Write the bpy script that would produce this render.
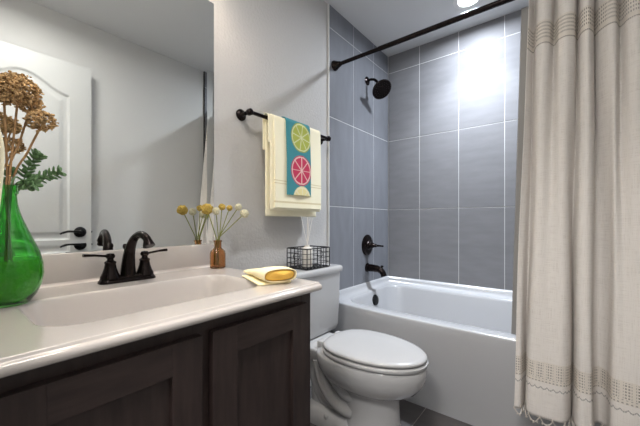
import bpy, bmesh, math, random
from mathutils import Vector, Matrix

PI = math.pi
S = bpy.context.scene
for o in list(bpy.data.objects):
    bpy.data.objects.remove(o)
COL = S.collection
random.seed(7)

# ------------------------------------------------------------------ camera
CX, CY, CZ = 1.275, 0.0, 1.03
YAW = math.radians(38.65)
FPX = 312.6
HOR = 221.0
cam = bpy.data.cameras.new('camera')
cam.sensor_width = 36.0
cam.lens = FPX / 640.0 * 36.0
cam.shift_y = (HOR - 213.0) / 640.0
cam.clip_start = 0.01
cam_o = bpy.data.objects.new('camera', cam)
cam_o.location = (CX, CY, CZ)
cam_o.rotation_euler = (PI / 2, 0, YAW)
COL.objects.link(cam_o)
S.camera = cam_o

# ------------------------------------------------------------------ world, exposure
W = bpy.data.worlds.new('world')
W.use_nodes = True
W.node_tree.nodes['Background'].inputs[0].default_value = (0.9, 0.92, 1.0, 1)
W.node_tree.nodes['Background'].inputs[1].default_value = 0.3
S.world = W
S.view_settings.view_transform = 'Standard'
S.view_settings.look = 'None'
S.view_settings.gamma = 1.0
S.view_settings.use_curve_mapping = False
S.view_settings.exposure = 0.07


def lamp(name, kind, loc, energy, color, size=0.1, rot=(0, 0, 0), shape='DISK', size_y=None):
    l = bpy.data.lights.new(name, kind)
    l.energy = energy
    l.color = color
    if kind == 'AREA':
        l.shape = shape
        l.size = size
        if size_y:
            l.size_y = size_y
    else:
        l.shadow_soft_size = size
    o = bpy.data.objects.new(name, l)
    o.location = loc
    o.rotation_euler = rot
    COL.objects.link(o)
    return o


CEIL = 2.49
CAN = (0.75, 2.22)
# recessed shower light (cool), vanity lights (warm), added room fill, added hall fill
lamp('shower_downlight_lamp', 'AREA', (CAN[0], CAN[1], CEIL - 0.012), 17.0, (0.84, 0.91, 1.0), 0.11).data.spread = math.radians(172)
lamp('shower_downlight_beam', 'AREA', (CAN[0], CAN[1], CEIL - 0.013), 12.0, (0.84, 0.91, 1.0), 0.11).data.spread = math.radians(100)
for i, yy in enumerate((0.16, 0.42, 0.68)):
    lamp('vanity_bulb_lamp', 'POINT', (0.15, yy, 2.17), 2.5, (1.0, 0.90, 0.78), 0.045)
lamp('room_fill_lamp', 'AREA', (0.95, 0.34, CEIL - 0.085), 10.6, (1.0, 0.97, 0.93), 0.26)  # unseen fill lamp, added to brighten the room side
lamp('hall_fill_lamp', 'AREA', (1.1, -0.70, CEIL - 0.02), 38.0, (1.0, 0.97, 0.94), 0.5)  # out-of-view lamp added in the hall to fill through the doorway


# ------------------------------------------------------------------ helpers
def smooth(a, b, x):
    t = max(0.0, min(1.0, (x - a) / (b - a)))
    return t * t * (3 - 2 * t)


def srgb(r, g, b):
    f = lambda c: c / 12.92 if c <= 0.04045 else ((c + 0.055) / 1.055) ** 2.4
    return (f(r / 255), f(g / 255), f(b / 255), 1)


def mat(name, col, rough=0.5, metal=0.0, spec=0.5, bump=None, var=None, trans=0.0, ior=1.45, coat=0.0, emit=None, sheen=0.0):
    """bump=(scale, strength, dist[, stretch]); var=(scale, amount[, stretch]) varies the base colour with noise"""
    m = bpy.data.materials.new(name)
    m.use_nodes = True
    nt = m.node_tree
    b = nt.nodes['Principled BSDF']
    b.inputs['Base Color'].default_value = col
    b.inputs['Roughness'].default_value = rough
    b.inputs['Metallic'].default_value = metal
    b.inputs['Specular IOR Level'].default_value = spec
    b.inputs['Transmission Weight'].default_value = trans
    b.inputs['IOR'].default_value = ior
    b.inputs['Coat Weight'].default_value = coat
    b.inputs['Coat Roughness'].default_value = 0.08
    b.inputs['Sheen Weight'].default_value = sheen
    if emit:
        b.inputs['Emission Color'].default_value = emit[0]
        b.inputs['Emission Strength'].default_value = emit[1]
    tc = nt.nodes.new('ShaderNodeTexCoord')

    def noise(scale, stretch, detail=4):
        mp = nt.nodes.new('ShaderNodeMapping')
        mp.inputs['Scale'].default_value = stretch
        nt.links.new(tc.outputs['Object'], mp.inputs['Vector'])
        n = nt.nodes.new('ShaderNodeTexNoise')
        n.inputs['Scale'].default_value = scale
        n.inputs['Detail'].default_value = detail
        nt.links.new(mp.outputs['Vector'], n.inputs['Vector'])
        return n
    if bump:
        n = noise(bump[0], bump[3] if len(bump) > 3 else (1, 1, 1), 3)
        bp = nt.nodes.new('ShaderNodeBump')
        bp.inputs['Strength'].default_value = bump[1]
        bp.inputs['Distance'].default_value = bump[2]
        nt.links.new(n.outputs['Fac'], bp.inputs['Height'])
        nt.links.new(bp.outputs['Normal'], b.inputs['Normal'])
    if var:
        n = noise(var[0], var[2] if len(var) > 2 else (1, 1, 1), 5)
        r = nt.nodes.new('ShaderNodeValToRGB')
        a = var[1]
        r.color_ramp.elements[0].position = 0.3
        r.color_ramp.elements[1].position = 0.7
        r.color_ramp.elements[0].color = tuple(max(0, c * (1 - a)) for c in col[:3]) + (1,)
        r.color_ramp.elements[1].color = tuple(min(1, c * (1 + a)) for c in col[:3]) + (1,)
        nt.links.new(n.outputs['Fac'], r.inputs['Fac'])
        nt.links.new(r.outputs['Color'], b.inputs['Base Color'])
    return m


def attr_mat(name, rough=0.9, bump=None, sheen=0.0):
    """base colour read from the mesh's own colour attribute 'dye'"""
    m = mat(name, (0.8, 0.8, 0.8, 1), rough, spec=0.1, bump=bump, sheen=sheen)
    nt = m.node_tree
    a = nt.nodes.new('ShaderNodeAttribute')
    a.attribute_name = 'dye'
    nt.links.new(a.outputs['Color'], nt.nodes['Principled BSDF'].inputs['Base Color'])
    return m


def wloc(o):
    v = Vector((0, 0, 0))
    while o is not None:
        v = v + o.location
        o = o.parent
    return v


def build(name, bm, m, parent=None, base=None, smooth_sh=True, angle=40, normals=True):
    """link bm (in world coordinates) as ONE mesh object; base = its origin"""
    if normals:
        bmesh.ops.recalc_face_normals(bm, faces=bm.faces[:])
    org = wloc(parent) if parent is not None else Vector(base or (0, 0, 0))
    bmesh.ops.translate(bm, verts=bm.verts[:], vec=-org)
    me = bpy.data.meshes.new(name)
    bm.to_mesh(me)
    bm.free()
    ms = m if isinstance(m, (list, tuple)) else [m]
    for x in ms:
        me.materials.append(x)
    if smooth_sh:
        for p in me.polygons:
            p.use_smooth = True
        try:
            me.set_sharp_from_angle(angle=math.radians(angle))
        except Exception:
            pass
    o = bpy.data.objects.new(name, me)
    COL.objects.link(o)
    if parent is not None:
        o.parent = parent
    else:
        o.location = org
    return o


def tag(o, label=None, cat=None, group=None, kind=None):
    if label:
        o['label'] = label
    if cat:
        o['category'] = cat
    if group:
        o['group'] = group
    if kind:
        o['kind'] = kind
    return o


def thing(name, loc, label, cat, group=None):
    o = bpy.data.objects.new(name, None)
    o.empty_display_size = 0.05
    o.location = loc
    COL.objects.link(o)
    return tag(o, label, cat, group)


def struct(name, bm, m, parent=None, **k):
    o = build(name, bm, m, parent, **k)
    o['kind'] = 'structure'
    return o


def box(bm, x0, x1, y0, y1, z0, z1, bevel=0.0, seg=2, mi=0):
    r = bmesh.ops.create_cube(bm, size=1.0)
    vs = r['verts']
    for v in vs:
        v.co = Vector(((x0 + x1) / 2 + v.co.x * (x1 - x0), (y0 + y1) / 2 + v.co.y * (y1 - y0), (z0 + z1) / 2 + v.co.z * (z1 - z0)))
    fs = list({f for v in vs for f in v.link_faces})
    for f in fs:
        f.material_index = mi
    if bevel > 0:
        es = list({e for v in vs for e in v.link_edges})
        rr = bmesh.ops.bevel(bm, geom=es, offset=bevel, segments=seg, profile=0.5, affect='EDGES')
        for f in rr['faces']:
            f.material_index = mi
    return bm


def bx(*a, **k):
    bm = bmesh.new()
    return box(bm, *a, **k)


def frame_axes(d):
    d = d.normalized()
    up = Vector((0, 0, 1)) if abs(d.z) < 0.95 else Vector((1, 0, 0))
    a = d.cross(up).normalized()
    b = a.cross(d).normalized()
    return a, b


def tube(bm, pts, rad, n=10, caps=True, mi=0, flat=1.0):
    """swept tube through pts; rad a number or list; flat squashes the second axis"""
    pts = [Vector(p) for p in pts]
    N = len(pts)
    rads = rad if isinstance(rad, (list, tuple)) else [rad] * N
    rings = []
    pa = None
    for i, p in enumerate(pts):
        d = (pts[min(i + 1, N - 1)] - pts[max(i - 1, 0)])
        if pa is None:
            a, b = frame_axes(d)
        else:
            d.normalize()
            a = (pa - d * pa.dot(d))
            if a.length < 1e-6:
                a, b = frame_axes(d)
            a.normalize()
            b = a.cross(d).normalized()
        pa = a
        ring = []
        for k in range(n):
            t = 2 * PI * k / n
            ring.append(bm.verts.new(p + a * (math.cos(t) * rads[i]) + b * (math.sin(t) * rads[i] * flat)))
        rings.append(ring)
    for i in range(N - 1):
        for k in range(n):
            f = bm.faces.new((rings[i][k], rings[i][(k + 1) % n], rings[i + 1][(k + 1) % n], rings[i + 1][k]))
            f.material_index = mi
    if caps:
        for r in (rings[0], rings[-1]):
            f = bm.faces.new(r)
            f.material_index = mi
    return bm


def spline(pts, n=8):
    """Catmull-Rom through pts"""
    P = [Vector(p) for p in pts]
    P = [P[0] * 2 - P[1]] + P + [P[-1] * 2 - P[-2]]
    out = []
    for i in range(1, len(P) - 2):
        for k in range(n):
            t = k / n
            a, b, c, d = P[i - 1], P[i], P[i + 1], P[i + 2]
            out.append(0.5 * ((2 * b) + (c - a) * t + (2 * a - 5 * b + 4 * c - d) * t * t + (3 * b - a - 3 * c + d) * t ** 3))
    out.append(P[-2].copy())
    return out


def lathe(bm, prof, center, axis=(0, 0, 1), n=24, mi=0, close=False):
    """prof: list of (radius, height along axis)"""
    ax = Vector(axis).normalized()
    a, b = frame_axes(ax)
    c = Vector(center)
    rings = []
    for r, h in prof:
        if r < 1e-6:
            rings.append([bm.verts.new(c + ax * h)])
        else:
            rings.append([bm.verts.new(c + ax * h + a * (r * math.cos(2 * PI * k / n)) + b * (r * math.sin(2 * PI * k / n))) for k in range(n)])
    pairs = list(zip(rings, rings[1:]))
    if close:
        pairs.append((rings[-1], rings[0]))
    for p, q in pairs:
        for k in range(n):
            k2 = (k + 1) % n
            if len(p) == 1 and len(q) == 1:
                continue
            if len(p) == 1:
                f = bm.faces.new((p[0], q[k2], q[k]))
            elif len(q) == 1:
                f = bm.faces.new((p[k], p[k2], q[0]))
            else:
                f = bm.faces.new((p[k], p[k2], q[k2], q[k]))
            f.material_index = mi
    return bm


def loft(bm, loops, cap0=True, cap1=True, mi=0):
    R = [[bm.verts.new(p) for p in L] for L in loops]
    n = len(R[0])
    for A, B in zip(R, R[1:]):
        for k in range(n):
            f = bm.faces.new((A[k], A[(k + 1) % n], B[(k + 1) % n], B[k]))
            f.material_index = mi
    if cap0:
        bm.faces.new(R[0]).material_index = mi
    if cap1:
        bm.faces.new(R[-1]).material_index = mi
    return bm


def rrect(x0, x1, y0, y1, z, r, n=8, bow=0.0):
    """rounded rectangle loop, front (y0) edge bowed outward; equal point count"""
    pts = []
    L = 12
    cs = [(x1 - r, y0 + r, -PI / 2), (x1 - r, y1 - r, 0), (x0 + r, y1 - r, PI / 2), (x0 + r, y0 + r, PI)]
    for ci, (cx, cy, a0) in enumerate(cs):
        for k in range(n + 1):
            t = a0 + PI / 2 * k / n
            pts.append(Vector((cx + r * math.cos(t), cy + r * math.sin(t), z)))
        nx = cs[(ci + 1) % 4]
        t = a0 + PI / 2
        p = pts[-1].copy()
        q = Vector((nx[0] + r * math.cos(nx[2]), nx[1] + r * math.sin(nx[2]), z))
        for k in range(1, L):
            pts.append(p.lerp(q, k / L))
    if bow:
        for p in pts:
            w = max(0.0, 1 - (p.y - y0) / 0.25)
            p.y -= bow * w * math.sin(PI * max(0, min(1, (p.x - x0) / (x1 - x0))))
    return pts


def grid(bm, nu, nv, fn, mi=0):
    V = [[bm.verts.new(fn(i / nu, j / nv)) for j in range(nv + 1)] for i in range(nu + 1)]
    for i in range(nu):
        for j in range(nv):
            f = bm.faces.new((V[i][j], V[i + 1][j], V[i + 1][j + 1], V[i][j + 1]))
            f.material_index = mi
    return V


def blob(bm, c, r, sub=2, sq=(1, 1, 1), rot=None, mi=0):
    M = Matrix.Translation(Vector(c))
    if rot is not None:
        M = M @ rot.to_4x4()
    M = M @ Matrix.Diagonal((r * sq[0], r * sq[1], r * sq[2], 1))
    q = bmesh.ops.create_icosphere(bm, subdivisions=sub, radius=1.0, matrix=M)
    for f in {f for v in q['verts'] for f in v.link_faces}:
        f.material_index = mi
    return bm


def solidify(o, t, off=-1.0):
    md = o.modifiers.new('thickness', 'SOLIDIFY')
    md.thickness = t
    md.offset = off
    return o


def jiggle(bm, amt, seed=1):
    rr = random.Random(seed)
    for v in bm.verts:
        v.co += Vector((rr.uniform(-amt, amt), rr.uniform(-amt, amt), rr.uniform(-amt, amt)))


# ------------------------------------------------------------------ materials
M_WALL = mat('orange_peel_paint', srgb(190, 188, 186), 0.7, spec=0.3, bump=(70, 0.6, 0.005))
M_WALL2 = mat('smooth_wall_paint', srgb(204, 204, 203), 0.8, spec=0.2, bump=(85, 0.15, 0.002))
M_CEIL = mat('ceiling_paint', srgb(216, 216, 216), 0.9, spec=0.1, bump=(60, 0.15, 0.002))
M_TRIM = mat('white_trim_paint', srgb(226, 226, 224), 0.4)
M_DOOR = mat('white_door_paint', srgb(194, 195, 194), 0.45)
M_TILE = mat('slate_grey_tile', srgb(131, 131, 134), 0.42, spec=0.08, var=(6.0, 0.06, (1, 1, 4)), bump=(30, 0.04, 0.001, (1, 1, 6)))
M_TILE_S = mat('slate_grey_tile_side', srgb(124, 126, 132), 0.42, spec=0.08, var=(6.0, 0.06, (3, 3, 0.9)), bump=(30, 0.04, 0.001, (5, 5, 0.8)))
M_GROUT = mat('light_grout', srgb(205, 205, 205), 0.9, spec=0.1)
M_FTILE = mat('dark_floor_tile', srgb(96, 92, 92), 0.35, var=(6, 0.14, (1, 3, 1)))
M_FGROUT = mat('floor_grout', srgb(180, 175, 168), 0.9)
M_MARBLE = mat('cultured_marble', srgb(194, 187, 182), 0.16, spec=0.5, coat=0.3)
M_WOOD = mat('espresso_wood', srgb(50, 40, 38), 0.42, spec=0.4, var=(7, 0.30, (8, 8, 1.0)), bump=(40, 0.12, 0.001, (6, 6, 0.6)))
M_WOOD_H = mat('espresso_wood_rail', srgb(50, 40, 38), 0.42, spec=0.4, var=(7, 0.30, (8, 1.0, 8)), bump=(40, 0.12, 0.001, (6, 0.6, 6)))
M_WOOD_IN = mat('dark_toe_kick_board', srgb(36, 29, 28), 0.6)  # deeper brown for the toe kick board
M_MIRROR = mat('mirror_silver', (0.83, 0.85, 0.84, 1), 0.01, metal=1.0)
M_BRONZE = mat('oil_rubbed_bronze', srgb(32, 25, 24), 0.2, metal=0.75, spec=0.5)
M_BLACK = mat('matte_black_metal', srgb(20, 20, 22), 0.35, metal=0.6)
M_PORC = mat('white_porcelain', srgb(186, 186, 187), 0.10, spec=0.5, coat=0.4)
M_SEAT = mat('white_toilet_seat_plastic', srgb(182, 182, 183), 0.22, spec=0.5)
M_TUB = mat('white_acrylic_tub', srgb(182, 183, 186), 0.16, spec=0.5, coat=0.3)
M_CREAM = mat('cream_terry', srgb(252, 244, 214), 0.95, spec=0.05, bump=(420, 0.5, 0.002), sheen=0.3)
M_CREAM2 = mat('cream_terry_border', srgb(226, 212, 172), 0.95, spec=0.05, bump=(200, 0.3, 0.001))
M_YELLOW = mat('golden_yellow_cloth', srgb(248, 200, 100), 0.95, spec=0.05, bump=(380, 0.4, 0.0015))
M_CLOTH = mat('pale_yellow_cloth', srgb(252, 238, 196), 0.95, spec=0.05, bump=(380, 0.4, 0.0015))
M_CITRUS = attr_mat('citrus_print_terry', 0.95, bump=(420, 0.4, 0.0015))
M_LINER = mat('grey_liner_vinyl', srgb(150, 147, 143), 0.6, spec=0.3)
M_GREEN = mat('green_bottle_glass', (0.26, 0.78, 0.24, 1), 0.02, trans=1.0, ior=1.45)
M_GWATER = mat('green_glass_beads_water', (0.80, 0.98, 0.16, 1), 0.06, trans=0.5, ior=1.30, bump=(70, 0.6, 0.01))
M_AMBER = mat('amber_glass', (0.84, 0.54, 0.30, 1), 0.03, trans=1.0, ior=1.42)
M_DRIED = mat('dried_brown_florets', srgb(182, 150, 108), 0.9, spec=0.1, var=(90, 0.55))
M_DSTEM = mat('dried_tan_stem', srgb(158, 124, 88), 0.85, spec=0.1, var=(60, 0.25))
M_LEAF = mat('dark_green_leaf', srgb(96, 128, 84), 0.42, var=(50, 0.35))
M_STEMG = mat('olive_green_stem', srgb(128, 132, 62), 0.8, var=(40, 0.2))
M_BILLY = mat('mustard_flower_ball', srgb(188, 160, 84), 0.95, spec=0.05, bump=(300, 1.0, 0.004), var=(160, 0.25))
M_WHITEF = mat('pale_white_flower_ball', srgb(206, 200, 172), 0.95, spec=0.05, bump=(300, 1.0, 0.004), var=(160, 0.25))
M_CERAM = mat('white_ceramic', srgb(226, 222, 214), 0.3)
M_REED = mat('white_reed', srgb(232, 228, 222), 0.8)
M_GLOW = mat('lit_diffuser', (1, 1, 1, 1), 0.5, emit=((0.92, 0.96, 1.0, 1), 14.0))
M_GLOW_W = mat('lit_frosted_shade', (1, 0.95, 0.88, 1), 0.5, emit=((1.0, 0.9, 0.78, 1), 4.0))
M_CHROME = mat('chrome', (0.8, 0.8, 0.82, 1), 0.1, metal=1.0)


def linen_mat():
    """beige slub linen; the openwork bands are holes placed by the cloth's own UV (u along cloth in m, v height in m)"""
    m = mat('beige_linen', srgb(222, 215, 206), 0.95, spec=0.05)
    nt = m.node_tree
    N, L = nt.nodes, nt.links
    b = N['Principled BSDF']
    uv = N.new('ShaderNodeUVMap')
    uv.uv_map = 'cloth'
    sp = N.new('ShaderNodeSeparateXYZ')
    L.new(uv.outputs[0], sp.inputs[0])

    def math_(op, a, b_=None):
        n = N.new('ShaderNodeMath')
        n.operation = op
        for i, v in enumerate((a, b_)):
            if v is None:
                continue
            if isinstance(v, (int, float)):
                n.inputs[i].default_value = v
            else:
                L.new(v, n.inputs[i])
        return n.outputs[0]
    u, v = sp.outputs[0], sp.outputs[1]

    def weave(sx, sy, sc):
        mp = N.new('ShaderNodeMapping')
        mp.inputs['Scale'].default_value = (sx, sy, 1)
        L.new(uv.outputs[0], mp.inputs[0])
        n = N.new('ShaderNodeTexNoise')
        n.inputs['Scale'].default_value = sc
        n.inputs['Detail'].default_value = 3
        L.new(mp.outputs[0], n.inputs['Vector'])
        return n.outputs['Fac']
    w = math_('ADD', weave(1, 22, 16), weave(22, 1, 16))
    bp = N.new('ShaderNodeBump')
    bp.inputs['Strength'].default_value = 0.35
    bp.inputs['Distance'].default_value = 0.002
    L.new(w, bp.inputs['Height'])
    L.new(bp.outputs[0], b.inputs['Normal'])
    rp = N.new('ShaderNodeValToRGB')
    rp.color_ramp.elements[0].position = 0.7
    rp.color_ramp.elements[1].position = 1.3
    rp.color_ramp.elements[0].color = srgb(220, 214, 208)
    rp.color_ramp.elements[1].color = srgb(236, 231, 226)
    half = math_('MULTIPLY', w, 1.0)
    L.new(half, rp.inputs[0])

    def band(lo, hi):
        return math_('MULTIPLY', math_('GREATER_THAN', v, lo), math_('LESS_THAN', v, hi))

    def dots(pu, pv, lo):
        a = math_('ABSOLUTE', math_('SINE', math_('MULTIPLY', u, PI / pu)))
        c = math_('ABSOLUTE', math_('SINE', math_('MULTIPLY', v, PI / pv)))
        return math_('GREATER_THAN', math_('MULTIPLY', a, c), lo)
    # lower band: rows of square holes in groups, a scalloped lower border, a dotted line beneath
    grp = math_('GREATER_THAN', math_('SINE', math_('MULTIPLY', u, 2 * PI / 0.034)), -0.6)
    h1 = math_('MULTIPLY', math_('MULTIPLY', band(0.402, 0.456), dots(0.0085, 0.0105, 0.55)), grp)
    h2 = math_('MULTIPLY', band(0.384, 0.398), dots(0.012, 0.014, 0.66))
    sc = math_('ADD', v, math_('MULTIPLY', math_('ABSOLUTE', math_('SINE', math_('MULTIPLY', u, PI / 0.021))), 0.008))
    h3b = math_('MULTIPLY', math_('GREATER_THAN', sc, 0.362), math_('LESS_THAN', sc, 0.3675))
    h3 = math_('MULTIPLY', h3b, dots(0.006, 0.05, 0.1))
    # upper crochet band: finer mesh
    h4 = math_('MULTIPLY', band(1.825, 1.905), dots(0.007, 0.016, 0.66))
    h5 = math_('MULTIPLY', band(1.803, 1.808), dots(0.006, 0.05, 0.1))
    hole = math_('MAXIMUM', math_('MAXIMUM', math_('MAXIMUM', h1, h2), h3), math_('MAXIMUM', h4, h5))
    bandmask = math_('MAXIMUM', band(0.382, 0.461), band(1.800, 1.908))
    mx = N.new('ShaderNodeMix')
    mx.data_type = 'RGBA'
    L.new(math_('MULTIPLY', bandmask, 0.5), mx.inputs['Factor'])
    L.new(rp.outputs[0], mx.inputs['A'])
    mx.inputs['B'].default_value = srgb(218, 209, 196)
    L.new(mx.outputs['Result'], b.inputs['Base Color'])
    tr = N.new('ShaderNodeBsdfTransparent')
    tl = N.new('ShaderNodeBsdfTranslucent')
    L.new(mx.outputs['Result'], tl.inputs['Color'])
    ms0 = N.new('ShaderNodeMixShader')
    ms0.inputs[0].default_value = 0.18
    L.new(b.outputs[0], ms0.inputs[1])
    L.new(tl.outputs[0], ms0.inputs[2])
    ms = N.new('ShaderNodeMixShader')
    L.new(math_('MULTIPLY', hole, 0.6), ms.inputs[0])
    L.new(ms0.outputs[0], ms.inputs[1])
    L.new(tr.outputs[0], ms.inputs[2])
    L.new(ms.outputs[0], N['Material Output'].inputs['Surface'])
    return m


M_LINEN = linen_mat()

# ------------------------------------------------------------------ setting
RW = 1.53       # right wall
BW = 2.56       # back wall (structure); tile face at 2.548
TY = 1.68       # tile starts
struct('wall_left', bx(-0.12, 0, -0.12, BW + 0.12, 0, CEIL), M_WALL, smooth_sh=False)
struct('wall_back', bx(0, RW, BW, BW + 0.12, 0, CEIL), M_WALL2, smooth_sh=False)
struct('wall_right', bx(RW, RW + 0.12, -0.12, BW + 0.12, 0, CEIL), M_WALL2, smooth_sh=False)
bm = bx(0, 0.70, -0.12, 0, 0, CEIL)
box(bm, 0.70, 1.50, -0.12, 0, 2.17, CEIL)
box(bm, 1.50, RW, -0.12, 0, 0, CEIL)
struct('wall_near', bm, M_WALL2, smooth_sh=False)
struct('ceiling', bx(-0.6, 2.2, -1.5, BW + 0.12, CEIL, CEIL + 0.1), M_CEIL, smooth_sh=False)
bm = bx(-0.6, -0.5, -1.5, -0.12, 0, CEIL)
box(bm, 2.1, 2.2, -1.5, -0.12, 0, CEIL)
box(bm, -0.5, 2.1, -1.5, -1.4, 0, CEIL)
box(bm, -0.5, -0.12, -0.14, -0.12, 0, CEIL)
box(bm, RW + 0.12, 2.1, -0.14, -0.12, 0, CEIL)
struct('wall_hall', bm, M_WALL2, smooth_sh=False)

# floor: grout bed with real tiles
bm = bx(-0.6, 2.2, -1.5, BW + 0.12, -0.1, -0.003, mi=1)
fx, fy = 0.305, 0.61
for i in range(-2, 8):
    off = 0.0 if i % 2 == 0 else 0.305
    for j in range(-3, 5):
        x0, y0 = 0.047 + i * fx, 0.31 + j * fy + off
        x1, y1 = min(x0 + fx - 0.005, 2.1), min(y0 + fy - 0.005, BW)
        x0, y0 = max(x0, -0.5), max(y0, -1.4)
        if x1 - x0 > 0.02 and y1 - y0 > 0.02:
            box(bm, x0, x1, y0, y1, -0.004, 0.0, mi=0)
struct('floor', bm, [M_FTILE, M_FGROUT], smooth_sh=False)

ROWS = [0.527, 1.130, 1.734, 2.335, 2.70]


def tile_panel(name, plane, a_edges, m):
    """plane: function (a, z, depth) -> Vector ; depth 0 = wall, 0.012 = tile face"""
    bm = bmesh.new()

    def slab(a0, a1, z0, z1, d0, d1, mi, bev=0.0):
        p, q = plane(a0, z0, d0), plane(a1, z1, d1)
        box(bm, min(p.x, q.x), max(p.x, q.x), min(p.y, q.y), max(p.y, q.y), min(p.z, q.z), max(p.z, q.z), bevel=bev, seg=1, mi=mi)
    slab(a_edges[0], a_edges[-1], 0.0, CEIL - 0.001, 0.0005, 0.0105, 1)
    g = 0.0022
    for a0, a1 in zip(a_edges, a_edges[1:]):
        zz = [0.0] + ROWS
        for z0, z1 in zip(zz, zz[1:]):
            z1 = min(z1, CEIL)
            if z1 - z0 < 0.01:
                continue
            slab(a0 + g, a1 - g, z0 + g, z1 - g, 0.006, 0.012, 0, 0.0012)
    return struct(name, bm, [m, M_GROUT], smooth_sh=False)


tile_panel('wall_left_tile', lambda a, z, d: Vector((d, a, z)), [TY, 1.983, 2.286, BW - 0.0125], M_TILE_S)
tile_panel('wall_back_tile', lambda a, z, d: Vector((a, BW - d, z)), [0.0128, 0.297, 0.605, 0.913, 1.221, RW - 0.0128], M_TILE)
tile_panel('wall_right_tile', lambda a, z, d: Vector((RW - d, a, z)), [TY, 1.983, 2.286, BW - 0.0125], M_TILE_S)
struct('trim_1', bx(0.0, 0.014, TY - 0.007, TY - 0.0005, 0, CEIL - 0.001, bevel=0.0015), M_TRIM)
struct('trim_2', bx(RW - 0.014, RW, TY - 0.007, TY - 0.0005, 0, CEIL - 0.001, bevel=0.0015), M_BRONZE)


def baseboard(name, x0, x1, y0, y1, axis):
    bm = bmesh.new()
    box(bm, x0, x1, y0, y1, 0, 0.082, bevel=0.001)
    if axis == 'l':
        box(bm, x0, x0 + 0.008, y0, y1, 0.08, 0.096, bevel=0.003)
    else:
        box(bm, x1 - 0.008, x1, y0, y1, 0.08, 0.096, bevel=0.003)
    return struct(name, bm, M_TRIM)


baseboard('baseboard_left', 0.0, 0.013, 0.80, TY - 0.008, 'l')
baseboard('baseboard_right', RW - 0.013, RW, 0.01, TY - 0.008, 'r')
bm = bx(0.70, 0.712, -0.13, 0.004, 0, 2.17, bevel=0.001)
box(bm, 1.488, 1.50, -0.13, -0.004, 0, 2.17, bevel=0.001)
box(bm, 0.70, 1.50, -0.13, -0.004, 2.158, 2.17, bevel=0.001)
struct('trim_3', bm, M_TRIM)

# ------------------------------------------------------------------ open panel door against the right wall (seen in the mirror)
DX0, DX1, DY0, DY1, DZ1 = 1.447, 1.482, 0.012, 0.735, 2.13
root = thing('door_1', (1.482, 0.012, 0.0), 'white arch-panel door standing open against the right wall, seen in the mirror', 'door')
root['kind'] = 'structure'
bm = bmesh.new()
NY, NZ = 120, 300


def door_h(y, z):
    """inward depth of the moulded panels"""
    yc, hw = (DY0 + DY1) / 2, (DY1 - DY0) / 2 - 0.125
    d = 1e9
    # upper arched panel
    arch = 1.90 + 0.10 * (0.5 + 0.5 * math.cos(PI * min(1.0, abs(y - yc) / hw))) - 0.0
    d_up = min(hw - abs(y - yc), z - 0.90, (arch - z) * 0.9)
    d_lo = min(hw - abs(y - yc), z - 0.20, 0.76 - z)
    d = max(d_up, d_lo)
    if d < 0:
        return 0.0
    if d < 0.012:
        return 0.009 * smooth(0, 0.012, d)
    if d < 0.03:
        return 0.009
    return 0.009 - 0.006 * smooth(0.03, 0.06, d)


grid(bm, NY, NZ, lambda a, b: Vector((DX0 + door_h(DY0 + a * (DY1 - DY0), 0.01 + b * (DZ1 - 0.01)), DY0 + a * (DY1 - DY0), 0.01 + b * (DZ1 - 0.01))))
be = [e for e in bm.edges if e.is_boundary]
ex = bmesh.ops.extrude_edge_only(bm, edges=be)
for v in [g for g in ex['geom'] if isinstance(g, bmesh.types.BMVert)]:
    v.co.x = DX1
bmesh.ops.holes_fill(bm, edges=[e for e in bm.edges if e.is_boundary], sides=0)
build('door_panel', bm, M_DOOR, root, angle=35)
bm = bmesh.new()
hz, hy = 0.952, 0.668
lathe(bm, [(0, -0.001), (0.037, -0.001), (0.037, 0.004), (0.030, 0.011), (0.014, 0.014), (0.012, 0.045), (0, 0.046)], (DX0, hy, hz), (-1, 0, 0), 28)
hd = build('door_handle', bm, M_BLACK, root)
bm = bmesh.new()
p = spline([(DX0 - 0.040, hy, hz), (DX0 - 0.043, hy - 0.03, hz + 0.004), (DX0 - 0.041, hy - 0.075, hz + 0.006), (DX0 - 0.036, hy - 0.108, hz - 0.004), (DX0 - 0.036, hy - 0.118, hz - 0.011)], 5)
tube(bm, p, [0.009] * 6 + [0.0075] * 9 + [0.006] * 6, 8)
build('lever', bm, M_BLACK, hd)
bm = bx(DX0 + 0.006, DX0 + 0.028, DY1 - 0.001, DY1 + 0.002, hz - 0.028, hz + 0.028)
box(bm, DX0 + 0.011, DX0 + 0.023, DY1, DY1 + 0.010, hz - 0.007, hz + 0.007, bevel=0.002)
build('latch', bm, M_BLACK, root)

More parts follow.
